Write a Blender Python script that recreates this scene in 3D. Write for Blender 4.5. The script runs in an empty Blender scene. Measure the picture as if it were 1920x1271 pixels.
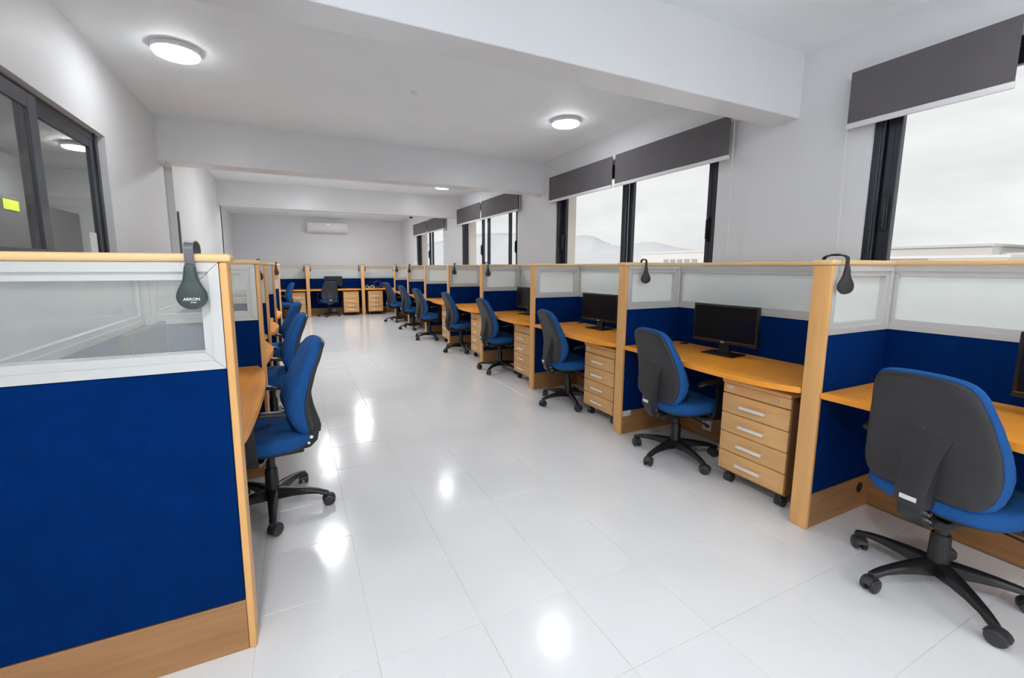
import bpy, bmesh, math, random
from mathutils import Vector, Matrix
random.seed(7)
PI = math.pi
sc = bpy.context.scene
COL = sc.collection

# ------------------------------------------------------------------ camera
cam = bpy.data.objects.new('camera', bpy.data.cameras.new('camera'))
COL.objects.link(cam)
FW = Vector((0.419996, 0.897903, -0.13181)); RT = Vector((0.905932, -0.423418, 0.002274)); UP = Vector((0.053769, 0.120366, 0.991272))
M = Matrix(((RT.x, UP.x, -FW.x, 0), (RT.y, UP.y, -FW.y, 0), (RT.z, UP.z, -FW.z, 1.3858), (0, 0, 0, 1)))
cam.matrix_world = M
cam.data.sensor_width = 36
cam.data.lens = 806.5176 * 36 / 1920
cam.data.shift_x = (960 - 929.6257) / 1920
cam.data.shift_y = (608.0664 - 635.5) / 1920
cam.data.clip_start = .02
cam.data.clip_end = 9000
sc.camera = cam

# ------------------------------------------------------------------ view, sky, sun
sc.view_settings.view_transform = 'Standard'
sc.view_settings.look = 'None'
sc.view_settings.gamma = 1
sc.view_settings.use_curve_mapping = False
sc.view_settings.exposure = 0.76
sc.cycles.max_bounces = 16
sc.cycles.diffuse_bounces = 9
sc.cycles.transparent_max_bounces = 24
sc.cycles.transmission_bounces = 12
LAMP_EMIT = 27.0          # lamps in view plus one overhead, lowered so the left wall holds
LAMP_EMIT_FULL = 126.0    # remaining lamps, the added unseen ones among them, raised to fill the room

world = bpy.data.worlds.new('overcast_sky'); sc.world = world
world.use_nodes = True
nt = world.node_tree; nt.nodes.clear()
wo = nt.nodes.new('ShaderNodeOutputWorld'); bg = nt.nodes.new('ShaderNodeBackground')
tc = nt.nodes.new('ShaderNodeTexCoord'); mp = nt.nodes.new('ShaderNodeMapping')
nz = nt.nodes.new('ShaderNodeTexNoise'); rp = nt.nodes.new('ShaderNodeValToRGB')
mp.inputs['Scale'].default_value = (2.0, 2.0, 6.5)
nz.inputs['Scale'].default_value = 1.7; nz.inputs['Detail'].default_value = 7; nz.inputs['Roughness'].default_value = .55
rp.color_ramp.elements[0].position = .36; rp.color_ramp.elements[0].color = (.77, .775, .78, 1)
rp.color_ramp.elements[1].position = .66; rp.color_ramp.elements[1].color = (.96, .96, .96, 1)
nt.links.new(tc.outputs['Generated'], mp.inputs['Vector']); nt.links.new(mp.outputs['Vector'], nz.inputs['Vector'])
nt.links.new(nz.outputs['Fac'], rp.inputs['Fac']); nt.links.new(rp.outputs['Color'], bg.inputs['Color'])
nt.links.new(bg.outputs['Background'], wo.inputs['Surface'])
bg.inputs['Strength'].default_value = .60

sun = bpy.data.objects.new('sun', bpy.data.lights.new('sun', 'SUN')); COL.objects.link(sun)
sun.data.energy = .8; sun.data.angle = .12; sun.data.color = (1, .97, .93)
sun.rotation_euler = (math.radians(0), math.radians(-50), math.radians(-12))   # added from behind the building to pale the outside fronts

# ------------------------------------------------------------------ materials
MAT = {}
def mat(name, color, rough=.5, metal=0.0, var=0.0, vscale=20, stretch=(1, 1, 1), bump=0.0, bscale=200, spec=.5,
        specks=0.0, speck_col=(.55, .6, .7), coat=0.0, emit=None, dark=None):
    m = bpy.data.materials.new(name); m.use_nodes = True
    n = m.node_tree.nodes; l = m.node_tree.links
    p = n['Principled BSDF']
    p.inputs['Base Color'].default_value = (*color, 1); p.inputs['Roughness'].default_value = rough
    p.inputs['Metallic'].default_value = metal; p.inputs['Specular IOR Level'].default_value = spec
    p.inputs['Coat Weight'].default_value = coat; p.inputs['Coat Roughness'].default_value = .12
    if emit:
        p.inputs['Emission Color'].default_value = (*emit[0], 1); p.inputs['Emission Strength'].default_value = emit[1]
    t = n.new('ShaderNodeTexCoord'); mpn = n.new('ShaderNodeMapping'); l.new(t.outputs['Object'], mpn.inputs['Vector'])
    mpn.inputs['Scale'].default_value = stretch
    col = None
    if var:
        a = n.new('ShaderNodeTexNoise'); a.inputs['Scale'].default_value = vscale; a.inputs['Detail'].default_value = 6
        l.new(mpn.outputs['Vector'], a.inputs['Vector'])
        r = n.new('ShaderNodeValToRGB')
        d = dark or tuple(c * (1 - var) for c in color); b = tuple(min(1, c * (1 + var * .6)) for c in color)
        r.color_ramp.elements[0].position = .3; r.color_ramp.elements[0].color = (*d, 1)
        r.color_ramp.elements[1].position = .7; r.color_ramp.elements[1].color = (*b, 1)
        l.new(a.outputs['Fac'], r.inputs['Fac']); col = r.outputs['Color']
    if specks:
        v = n.new('ShaderNodeTexVoronoi'); v.inputs['Scale'].default_value = 9; l.new(t.outputs['Object'], v.inputs['Vector'])
        lt = n.new('ShaderNodeMath'); lt.operation = 'LESS_THAN'; lt.inputs[1].default_value = specks
        l.new(v.outputs['Distance'], lt.inputs[0])
        mx = n.new('ShaderNodeMix'); mx.data_type = 'RGBA'
        l.new(lt.outputs[0], mx.inputs[0])
        if col: l.new(col, mx.inputs[6])
        else: mx.inputs[6].default_value = (*color, 1)
        mx.inputs[7].default_value = (*speck_col, 1); col = mx.outputs[2]
    if col: l.new(col, p.inputs['Base Color'])
    if bump:
        bn = n.new('ShaderNodeTexNoise'); bn.inputs['Scale'].default_value = bscale; bn.inputs['Detail'].default_value = 3
        l.new(mpn.outputs['Vector'], bn.inputs['Vector'])
        bp = n.new('ShaderNodeBump'); bp.inputs['Strength'].default_value = bump; bp.inputs['Distance'].default_value = .002
        l.new(bn.outputs['Fac'], bp.inputs['Height']); l.new(bp.outputs['Normal'], p.inputs['Normal'])
    MAT[name] = m
    return m

mat('wall_paint', (.68, .685, .70), .55, var=.03, vscale=2, bump=.12, bscale=60)
mat('ceiling_paint', (.83, .88, .92), .6, var=.03, vscale=1.5)
mat('beam_paint', (.71, .72, .74), .32, var=.03, vscale=2)
mat('tile', (.79, .79, .793), .15, var=.02, vscale=3, spec=.42, bump=.22, bscale=5)
mat('grout', (.70, .69, .65), .5)
mat('blue_fabric', (.0008, .021, .118), 1.0, var=.12, vscale=14, bump=.5, bscale=900, spec=.03, specks=.017)
mat('beech_edge', (.77, .41, .145), .42, var=.09, vscale=3, stretch=(9, 9, .8), bump=.05, bscale=60)
mat('beech_cap', (.83, .56, .27), .42, var=.06, vscale=3, stretch=(1, 9, 9))
mat('beech_kick', (.37, .18, .068), .45, var=.2, vscale=3, stretch=(.9, 8, 11), specks=.012, speck_col=(.7, .55, .4))
mat('desk_top', (.95, .365, .038), .34, var=.1, vscale=3, stretch=(7, 1, 7), bump=.04, bscale=70)
mat('pedestal_wood', (.72, .41, .165), .42, var=.13, vscale=2.6, stretch=(.9, 7, 9))
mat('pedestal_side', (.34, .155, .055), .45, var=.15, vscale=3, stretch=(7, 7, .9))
mat('aluminium', (.60, .60, .59), .42, metal=.25)
mat('steel_handle', (.85, .84, .81), .3, metal=.35)
mat('chair_blue', (.014, .092, .30), .88, var=.12, vscale=18, bump=.5, bscale=700, spec=.2)
mat('shell_plastic', (.026, .025, .028), .52, var=.15, vscale=9, bump=.25, bscale=500, specks=.012, speck_col=(.4, .38, .33))
mat('black_plastic', (.012, .012, .013), .38)
mat('castor_plastic', (.03, .03, .032), .45)
mat('chrome', (.75, .75, .76), .18, metal=1)
mat('dark_aluminium', (.030, .034, .046), .28, metal=.35, spec=.6)
mat('blind_fabric', (.112, .103, .113), .85, var=.05, vscale=6, bump=.2, bscale=600)
mat('white_plastic', (.74, .74, .74), .4)
mat('white_rail', (.70, .70, .71), .35)
mat('screen_black', (.006, .006, .007), .22)
mat('bezel_black', (.010, .010, .011), .35)
mat('headset_green', (.042, .062, .058), .45, var=.15, vscale=20)
mat('headset_grey', (.12, .12, .14), .4)
mat('headset_black', (.012, .012, .013), .45)
mat('print_white', (.85, .85, .85), .6)
mat('cable_violet', (.03, .03, .12), .35)
mat('paper', (.72, .71, .68), .8, var=.1, vscale=40)
mat('cream_wall', (.78, .73, .66), .9, var=.05, vscale=.6)
mat('far_building', (.80, .78, .76), .9, var=.04, vscale=.1)
mat('far_brick', (.50, .42, .40), .9, var=.2, vscale=2)
mat('far_window', (.40, .40, .42), .3)
mat('hill', (.60, .62, .64), 1, var=.06, vscale=.004)  # pale tone carries the haze of distance
mat('outside_ground', (.76, .75, .73), .95, var=.1, vscale=.05)
mat('corridor_wall', (.50, .495, .48), .7)
mat('slate_aluminium', (.085, .092, .108), .3, metal=.35, spec=.6)
mat('corridor_dark', (.085, .082, .076), .7)
mat('yellow_note', (.55, .6, .03), .7)
mat('dome_black', (.01, .01, .01), .2)
mat('lamp_diffuser_full', (.9, .9, .9), .4, emit=((.95, .98, 1), LAMP_EMIT_FULL))
mat('lamp_diffuser', (.9, .9, .9), .4, emit=((.95, .98, 1), LAMP_EMIT))

def glass_mat(name, trans, haze, hazecol, gloss_rough, translucent=0.0, gloss=1.0):
    m = bpy.data.materials.new(name); m.use_nodes = True
    n = m.node_tree.nodes; l = m.node_tree.links; n.clear()
    o = n.new('ShaderNodeOutputMaterial')
    tr = n.new('ShaderNodeBsdfTransparent'); tr.inputs['Color'].default_value = (*trans, 1)
    df = n.new('ShaderNodeBsdfDiffuse'); df.inputs['Color'].default_value = (*hazecol, 1)
    tl = n.new('ShaderNodeBsdfTranslucent'); tl.inputs['Color'].default_value = (*hazecol, 1)
    gl = n.new('ShaderNodeBsdfGlossy'); gl.inputs['Roughness'].default_value = gloss_rough
    m1 = n.new('ShaderNodeMixShader'); m1.inputs[0].default_value = translucent
    l.new(df.outputs[0], m1.inputs[1]); l.new(tl.outputs[0], m1.inputs[2])
    m2 = n.new('ShaderNodeMixShader'); m2.inputs[0].default_value = haze
    l.new(tr.outputs[0], m2.inputs[1]); l.new(m1.outputs[0], m2.inputs[2])
    fr = n.new('ShaderNodeFresnel'); fr.inputs['IOR'].default_value = 1.45
    ml = n.new('ShaderNodeMath'); ml.operation = 'MULTIPLY'; ml.inputs[1].default_value = gloss
    ge = n.new('ShaderNodeNewGeometry'); iv = n.new('ShaderNodeMath'); iv.operation = 'SUBTRACT'; iv.inputs[0].default_value = 1.0
    l.new(ge.outputs['Backfacing'], iv.inputs[1])          # reflect at the outer faces only, no trapping inside the thin pane
    mb_ = n.new('ShaderNodeMath'); mb_.operation = 'MULTIPLY'; l.new(fr.outputs[0], mb_.inputs[0]); l.new(iv.outputs[0], mb_.inputs[1])
    l.new(mb_.outputs[0], ml.inputs[0])
    m3 = n.new('ShaderNodeMixShader'); l.new(ml.outputs[0], m3.inputs[0])
    l.new(m2.outputs[0], m3.inputs[1]); l.new(gl.outputs[0], m3.inputs[2])
    l.new(m3.outputs[0], o.inputs['Surface'])
    MAT[name] = m
glass_mat('clear_glass', (.97, .99, .98), .17, (.92, .96, .945), .02, .35, .8)  # diffuse share paints in the pale window reflection
glass_mat('window_glass', (.99, .995, .995), .0, (.8, .8, .8), .0, 0, .25)
glass_mat('corridor_glass', (.90, .91, .91), .02, (.8, .8, .8), .0, 0, 1.2)
def frosted(name):
    m = bpy.data.materials.new(name); m.use_nodes = True
    n = m.node_tree.nodes; l = m.node_tree.links; n.clear()
    o = n.new('ShaderNodeOutputMaterial')
    rf = n.new('ShaderNodeBsdfRefraction'); rf.inputs['Color'].default_value = (.965, .99, .98, 1); rf.inputs['Roughness'].default_value = .42; rf.inputs['IOR'].default_value = 1.12
    tl = n.new('ShaderNodeBsdfTranslucent'); tl.inputs['Color'].default_value = (.93, .97, .955, 1)
    df = n.new('ShaderNodeBsdfDiffuse'); df.inputs['Color'].default_value = (.90, .94, .925, 1)
    m1 = n.new('ShaderNodeMixShader'); m1.inputs[0].default_value = .70; l.new(tl.outputs[0], m1.inputs[1]); l.new(df.outputs[0], m1.inputs[2])
    m2 = n.new('ShaderNodeMixShader'); m2.inputs[0].default_value = .84; l.new(rf.outputs[0], m2.inputs[1]); l.new(m1.outputs[0], m2.inputs[2])
    l.new(m2.outputs[0], o.inputs['Surface']); MAT[name] = m
frosted('frosted_glass')

# ------------------------------------------------------------------ mesh helpers
class MB:
    def __init__(s): s.bm = bmesh.new()
    def box(s, x0, x1, y0, y1, z0, z1, bev=0.0, seg=2):
        x0, x1 = min(x0, x1), max(x0, x1); y0, y1 = min(y0, y1), max(y0, y1); z0, z1 = min(z0, z1), max(z0, z1)
        r = bmesh.ops.create_cube(s.bm, size=1)
        vs = r['verts']
        for v in vs:
            v.co = Vector(((x0 + x1) / 2 + v.co.x * (x1 - x0), (y0 + y1) / 2 + v.co.y * (y1 - y0), (z0 + z1) / 2 + v.co.z * (z1 - z0)))
        if bev:
            es = list({e for v in vs for e in v.link_edges})
            bmesh.ops.bevel(s.bm, geom=es, offset=bev, segments=seg, affect='EDGES', profile=.5)
        return s
    def rings(s, rings, cap0=True, cap1=True, closed=True):
        n = len(rings[0]); vv = [[s.bm.verts.new(p) for p in r] for r in rings]
        for a, b in zip(vv, vv[1:]):
            for i in range(n if closed else n - 1):
                j = (i + 1) % n
                s.bm.faces.new((a[i], a[j], b[j], b[i]))
        if cap0: s.bm.faces.new(list(reversed(vv[0])))
        if cap1: s.bm.faces.new(vv[-1])
        return s
    def cyl(s, p0, p1, r0, r1=None, n=20, cap=True):
        r1 = r0 if r1 is None else r1
        p0, p1 = Vector(p0), Vector(p1); d = (p1 - p0).normalized()
        a = d.orthogonal().normalized(); b = d.cross(a)
        def ring(p, r): return [p + (a * math.cos(2 * PI * i / n) + b * math.sin(2 * PI * i / n)) * r for i in range(n)]
        return s.rings([ring(p0, r0), ring(p1, r1)], cap, cap)
    def lathe(s, prof, c=(0, 0, 0), n=28):
        c = Vector(c)
        return s.rings([[c + Vector((r * math.cos(2 * PI * i / n), r * math.sin(2 * PI * i / n), z)) for i in range(n)] for r, z in prof])
    def tube(s, pts, r, n=8):
        pts = [Vector(p) for p in pts]; rs = r if isinstance(r, (list, tuple)) else [r] * len(pts)
        up = None; rings = []
        for i, p in enumerate(pts):
            d = (pts[min(i + 1, len(pts) - 1)] - pts[max(i - 1, 0)]).normalized()
            if up is None: up = d.orthogonal().normalized()
            up = (up - d * up.dot(d)).normalized(); b = d.cross(up)
            rings.append([p + (up * math.cos(2 * PI * k / n) + b * math.sin(2 * PI * k / n)) * rs[i] for k in range(n)])
        return s.rings(rings)
    def strip(s, pts, side, w, t, nrm):
        """rectangular section swept along pts; side = width direction, nrm(i) = thickness direction"""
        side = Vector(side); rings = []
        for i, p in enumerate(pts):
            p = Vector(p); ww = w[i] if isinstance(w, (list, tuple)) else w; tt = t[i] if isinstance(t, (list, tuple)) else t
            d = Vector(pts[min(i + 1, len(pts) - 1)]) - Vector(pts[max(i - 1, 0)])
            nn = d.cross(side).normalized()
            rings.append([p + side * ww + nn * tt, p - side * ww + nn * tt, p - side * ww - nn * tt, p + side * ww - nn * tt])
        return s.rings(rings)
    def prism(s, poly, z0, z1, bev=0.0, seg=3):
        vb = [s.bm.verts.new((x, y, z0)) for x, y in poly]; vt = [s.bm.verts.new((x, y, z1)) for x, y in poly]
        n = len(poly)
        s.bm.faces.new(list(reversed(vb))); ft = s.bm.faces.new(vt)
        for i in range(n): s.bm.faces.new((vb[i], vb[(i + 1) % n], vt[(i + 1) % n], vt[i]))
        if bev:
            es = list(ft.edges)
            eb = [e for v in vb for e in v.link_edges if e.other_vert(v) in vb]
            bmesh.ops.bevel(s.bm, geom=list(set(es + eb)), offset=bev, segments=seg, affect='EDGES', profile=.5)
        return s
    def build(s, name, m, parent=None, smooth=False, loc=None, rot=None, angle=40):
        bmesh.ops.recalc_face_normals(s.bm, faces=s.bm.faces)
        me = bpy.data.meshes.new(name); s.bm.to_mesh(me); s.bm.free()
        me.materials.append(MAT[m])
        if smooth:
            me.polygons.foreach_set('use_smooth', [True] * len(me.polygons))
            me.set_sharp_from_angle(angle=math.radians(angle))
        o = bpy.data.objects.new(name, me); COL.objects.link(o)
        if parent: o.parent = parent
        if loc: o.location = loc
        if rot: o.rotation_euler = rot
        return o

def inst(o, parent, loc=(0, 0, 0), rot=(0, 0, 0)):
    c = o.copy(); COL.objects.link(c); c.parent = parent; c.location = loc; c.rotation_euler = rot
    return c
def empty(name, loc=(0, 0, 0), rz=0.0):
    o = bpy.data.objects.new(name, None); COL.objects.link(o); o.location = loc; o.rotation_euler = (0, 0, rz); o.empty_display_size = .1
    return o
def tag(o, label, cat, group=None):
    o['label'] = label; o['category'] = cat
    if group: o['group'] = group
    return o
def copy_tree(o, parent=None):
    c = o.copy(); COL.objects.link(c)
    if parent: c.parent = parent
    for ch in list(o.children): copy_tree(ch, c)
    return c
def struct(o):
    o['kind'] = 'structure'; return o
def chaikin(pts, n=2, closed=True):
    for _ in range(n):
        q = []; L = len(pts)
        for i in range(L if closed else L - 1):
            a, b = Vector(pts[i]), Vector(pts[(i + 1) % L])
            q += [a * .75 + b * .25, a * .25 + b * .75]
        if not closed: q = [Vector(pts[0])] + q + [Vector(pts[-1])]
        pts = q
    return pts
def text_mesh(body, size, name, m, parent, loc, rot, depth=.0004, bold=True):
    cu = bpy.data.curves.new('lettering', 'FONT'); cu.body = body; cu.size = size; cu.align_x = 'CENTER'; cu.align_y = 'CENTER'; cu.extrude = depth
    if bold: cu.offset = size * .012
    cu.resolution_u = 3
    tmp = bpy.data.objects.new('lettering', cu); COL.objects.link(tmp)
    dg = bpy.context.evaluated_depsgraph_get(); dg.update()
    me = bpy.data.meshes.new_from_object(tmp.evaluated_get(dg)); bpy.data.objects.remove(tmp)
    me.materials.clear(); me.materials.append(MAT[m])
    o = bpy.data.objects.new(name, me); COL.objects.link(o); o.parent = parent; o.location = loc; o.rotation_euler = rot
    return o
ORD = ['zeroth', 'first', 'second', 'third', 'fourth', 'fifth', 'sixth', 'seventh', 'eighth', 'ninth', 'tenth']

# ------------------------------------------------------------------ dimensions
XR, WP, Y1, TP = 2.40, 1.4545, 1.2276, .0895     # window row: post plane, bay, first post, post width
HT, ZB, ZK, ZD = 1.40, 1.048, .194, .757
DEPTH = .60
CEIL = 2.785
XW, XWO = 3.12, 3.42                              # window wall inner and outer faces
XL = -1.10
YB = 13.6
BEAM_Y = [(1.888, 2.082), (5.16, 5.40), (8.44, 8.64)]
BEAM_Z = 2.375
def YR(i): return Y1 + (i - 1) * WP               # near face of window-row post i (1..8)
YBR = 12.86                                       # post plane of the end row

# ------------------------------------------------------------------ room
b = MB(); b.box(-1.6, XWO, -6.6, YB + .1, -.15, -.0030)
floor = struct(b.build('floor', 'grout'))
mb = MB(); mb.box(-.1992, .1992, -.1992, .1992, -.014, 0, .0006, 1); tile0 = mb.build('floor_tile', 'tile', floor)
k = 0
for ix in range(-1, 8):
    for iy in range(1, 32):
        t = tile0 if k == 0 else inst(tile0, floor)
        t.location = (.4 * ix, .4 * iy, random.uniform(-.0002, .0002))
        t.rotation_euler = (random.gauss(0, .0028), random.gauss(0, .0028), 0); k += 1
        t.location.z -= .0006
mb = MB()
for ix in range(-4, 8):
    for iy in range(-8, 35):
        if -1 <= ix <= 7 and 1 <= iy <= 31: continue
        x, y = .4 * ix, .4 * iy
        if x < -1.3 or x > 3.0: continue
        mb.box(x - .1992, x + .1992, y - .1992, y + .1992, -.014, -.0004)
rest = mb.build('outer_floor_tiles', 'tile', floor); rest['kind'] = 'stuff'

b = MB(); b.box(-1.6, XWO, -6.6, YB + .1, CEIL, CEIL + .2)
struct(b.build('ceiling', 'ceiling_paint'))
for y0, y1 in BEAM_Y:
    b = MB(); b.box(-1.12, XW + .02, y0, y1, BEAM_Z, CEIL + .01, .004, 1)
    struct(b.build('ceiling_beam', 'beam_paint'))

WIN = [(-.85, 1.46), (2.48, 4.84), (5.90, 8.29), (9.46, 11.83), (-4.13, -1.84)]
WZ0, WZ1 = .95, 2.46
b = MB()
b.box(XW, XWO, -6.6, YB + .1, 0, WZ0); b.box(XW, XWO, -6.6, YB + .1, WZ1, CEIL)
ys = [-6.6] + [v for w in sorted(WIN) for v in w] + [YB + .1]
for i in range(0, len(ys), 2): b.box(XW, XWO, ys[i], ys[i + 1], WZ0, WZ1)
struct(b.build('wall_right', 'wall_paint'))
# outside render of the wall, cream coloured reveals seen through the panes
for wi, (y0, y1) in enumerate(WIN[:4]):
    b = MB()
    b.box(XW + .13, XWO + .006, y1 - .012, y1 + .004, WZ0, WZ1); b.box(XW + .13, XWO + .006, y0 - .004, y0 + .012, WZ0, WZ1)
    struct(b.build('trim_%d' % (wi + 1), 'cream_wall'))

LW = (1.05, 3.86, 1.36, 2.25)                     # opening of the window to the corridor
b = MB()
b.box(XL - .10, XL, -6.6, 8.64, 0, LW[2]); b.box(XL - .10, XL, -6.6, 8.64, LW[3], CEIL)
b.box(XL - .10, XL, -6.6, LW[0], LW[2], LW[3]); b.box(XL - .10, XL, LW[1], 8.64, LW[2], LW[3])
b.box(XL - .02, -1.04, 5.40, 8.64, 0, CEIL)       # thicker stretch past the second beam
b.box(XL - .02, -1.04, 5.165, 5.40, BEAM_Z - .012, BEAM_Z + .02)
b.box(-1.5, -1.4, 8.56, YB + .1, 0, CEIL); b.box(-1.5, -1.04, 8.54, 8.64, 0, CEIL)
struct(b.build('wall_left', 'wall_paint'))
b = MB(); b.box(-1.395, -1.07, 8.64, 8.72, 2.14, CEIL, .003, 1)
struct(b.build('trim_5', 'wall_paint'))
b = MB(); b.box(-1.6, XWO, YB, YB + .1, 0, CEIL)
struct(b.build('wall_back', 'wall_paint'))
b = MB(); b.box(-1.6, XWO, -6.7, -6.6, 0, CEIL)
struct(b.build('wall_front', 'wall_paint'))
b = MB(); b.box(-1.041, -1.022, 5.43, 5.455, .3, 1.94, .003, 1)
tag(b.build('wall_strip', 'headset_grey'), 'thin grey strip running down the wall past the second ceiling beam', 'conduit')  # thin dark upright line on the wall, built as a raised strip

# corridor behind the window in the wall opposite the daylight
for bx in ((-3.3, -3.2, -6.6, 8.6, 0, 2.8), (-3.3, XL - .1, -3.3, -3.2, 0, 2.8), (-3.3, -1.5, 8.6, 8.7, 0, 2.8)):
    struct(MB().box(*bx).build('wall_corridor', 'corridor_wall'))
struct(MB().box(-3.3, XL - .1, -6.6, 8.7, 2.8, 2.9).build('ceiling_corridor', 'corridor_wall'))
struct(MB().box(-3.3, -1.6, -6.6, 8.7, -.1, -.003).build('floor_corridor', 'corridor_wall'))
cab = MB().box(-3.19, -2.75, 1.5, 4.6, 0, 1.98, .004, 1).build('storage_cabinet', 'corridor_dark'); tag(cab, 'tall dark storage cabinet seen through the dark framed corridor window', 'cabinet')
cab = tag(MB().box(-3.19, -2.75, 4.65, 8.3, 0, 2.13, .004, 1).build('storage_cabinet', 'corridor_dark'), 'longer dark storage cabinet with a yellow note behind the corridor window', 'cabinet')
MB().box(-2.749, -2.744, 6.45, 6.75, 1.99, 2.10).build('paper_note', 'yellow_note', cab)['label'] = 'yellow green note'

# ------------------------------------------------------------------ windows
def window_frame(name, wn, y0, y1, sashes, handles, z0=WZ0, z1=WZ1):
    root = struct(empty(name, (XW, (y0 + y1) / 2, z0)))
    o = Vector((XW, (y0 + y1) / 2, z0))
    def L(bx): return [bx[0] - o.x, bx[1] - o.x, bx[2] - o.y, bx[3] - o.y, bx[4] - o.z, bx[5] - o.z]
    f = MB(); xa, xb = XW + .012, XW + .13
    for (a, c) in ((y0, y0 + .035), (y1 - .035, y1)):
        f.box(*L((xa, xb, a, c, z0, z1)), .003, 1)
        for q in (0.0, .045, .09):                # track fins
            cc = c if a == y0 else a - .012
            f.box(*L((xa + .004 + q, xa + .020 + q, cc, cc + .012, z0 + .03, z1 - .03)), .002, 1)
    f.box(*L((xa + .001, xb - .001, y0 + .033, y1 - .033, z0 + .001, z0 + .05)), .003, 1); f.box(*L((xa + .001, xb - .001, y0 + .033, y1 - .033, z1 - .05, z1 - .001)), .003, 1)
    f.build('frame', 'dark_aluminium', root)
    for si, (a, c) in enumerate(sashes):
        x0 = XW + .030 + .048 * (si % 2); x1 = x0 + .040; w = .062
        s = MB()
        s.box(*L((x0, x1, a, a + w, z0 + .04, z1 - .04)), .004, 1); s.box(*L((x0, x1, c - w, c, z0 + .04, z1 - .04)), .004, 1)
        s.box(*L((x0 + .001, x1 - .001, a + w - .004, c - w + .004, z0 + .041, z0 + .12)), .004, 1); s.box(*L((x0 + .001, x1 - .001, a + w - .004, c - w + .004, z1 - .12, z1 - .041)), .004, 1)
        s.box(*L((x0 - .003, x0, a + .024, a + .034, z0 + .1, z1 - .1))); s.box(*L((x0 - .003, x0, c - .034, c - .024, z0 + .1, z1 - .1)))
        so = s.build('sash', 'dark_aluminium', root)
        g = MB(); g.box(*L((x0 + .018, x0 + .022, a + w - .005, c - w + .005, z0 + .11, z1 - .11)))
        g.build('pane', 'window_glass', so)
        for hs, hy in handles:
            if hs == si:
                h = MB(); h.box(*L((x0 - .018, x0 - .003, hy - .014, hy + .014, 1.60, 1.80)), .004, 2); h.box(*L((x0 - .034, x0 - .018, hy - .007, hy + .007, 1.62, 1.78)), .004, 2)
                h.build('handle', 'black_plastic', so, True)
    return root
window_frame('window_1', 1, *WIN[0], [(.26, 1.40), (-.80, .36)], [(0, 1.37)])
window_frame('window_2', 2, *WIN[1], [(2.53, 3.63), (3.52, 4.79)], [(0, 2.56), (1, 4.76)])
window_frame('window_3', 3, *WIN[2], [(5.95, 7.10), (6.30, 7.46)], [(1, 7.43), (0, 5.98)])
window_frame('window_4', 4, *WIN[3], [(9.51, 10.72), (10.58, 11.78)], [(0, 10.68)])

window_frame('window_6', 6, *WIN[4], [(-4.08, -2.95), (-3.05, -1.89)], [])

# window to the corridor
root = struct(empty('window_5', (XL, 2.45, LW[2])))
def L5(x0, x1, y0, y1, z0, z1): return (x0 - XL, x1 - XL, y0 - 2.45, y1 - 2.45, z0 - LW[2], z1 - LW[2])
f = MB()
for a, c in ((LW[0], LW[0] + .05), (LW[1] - .05, LW[1])):
    f.box(*L5(-1.17, -1.06 - .08, a, c, LW[2], LW[3]), .003, 1)
    f.box(*L5(-1.155, -1.135, a - .012 if a > 2 else c, a if a > 2 else c + .012, LW[2], LW[3]), .002, 1)
f.box(*L5(-1.169, -1.141, LW[0] + .048, LW[1] - .048, LW[2] + .001, LW[2] + .05), .003, 1); f.box(*L5(-1.169, -1.141, LW[0] + .048, LW[1] - .048, LW[3] - .05, LW[3] - .001), .003, 1)
f.build('frame', 'dark_aluminium', root)
for si, (a, c) in enumerate(((1.10, 3.03), (2.93, 3.81))):
    x0 = -1.142 if si == 0 else -1.168; x1 = x0 + .024; w = .085
    s = MB(); z0, z1 = LW[2] + .03, LW[3] - .03
    s.box(*L5(x0, x1, a, a + w, z0, z1), .003, 1); s.box(*L5(x0, x1, c - w, c, z0, z1), .003, 1)
    s.box(*L5(x0 + .001, x1 - .001, a + w - .004, c - w + .004, z0 + .001, z0 + .08), .003, 1); s.box(*L5(x0 + .001, x1 - .001, a + w - .004, c - w + .004, z1 - .075, z1 - .001), .003, 1)
    so = s.build('sash', 'slate_aluminium' if si == 0 else 'dark_aluminium', root)
    g = MB(); g.box(*L5(x0 + .010, x0 + .014, a + w - .005, c - w + .005, z0 + .07, z1 - .07)); g.build('pane', 'corridor_glass', so)
    if si == 1:
        p = MB(); p.box(*L5(x0 + .014, x0 + .0165, 3.60, 3.70, 1.475, 1.60)); p.build('sticker', 'paper', so)

# ------------------------------------------------------------------ outside
b = MB(); b.box(4, 4500, -2500, 5500, -8.2, -8); struct(b.build('ground', 'outside_ground'))
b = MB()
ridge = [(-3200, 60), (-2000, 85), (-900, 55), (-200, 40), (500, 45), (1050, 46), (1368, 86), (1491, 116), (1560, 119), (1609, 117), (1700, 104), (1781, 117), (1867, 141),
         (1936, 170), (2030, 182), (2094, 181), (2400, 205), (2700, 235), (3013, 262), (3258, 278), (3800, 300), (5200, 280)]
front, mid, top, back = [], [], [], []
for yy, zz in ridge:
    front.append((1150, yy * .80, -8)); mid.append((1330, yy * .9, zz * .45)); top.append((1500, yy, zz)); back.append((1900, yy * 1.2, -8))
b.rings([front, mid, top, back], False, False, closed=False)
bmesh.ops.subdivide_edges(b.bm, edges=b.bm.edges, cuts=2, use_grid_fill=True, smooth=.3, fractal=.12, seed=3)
struct(b.build('hills', 'hill', smooth=True, angle=180))
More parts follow.
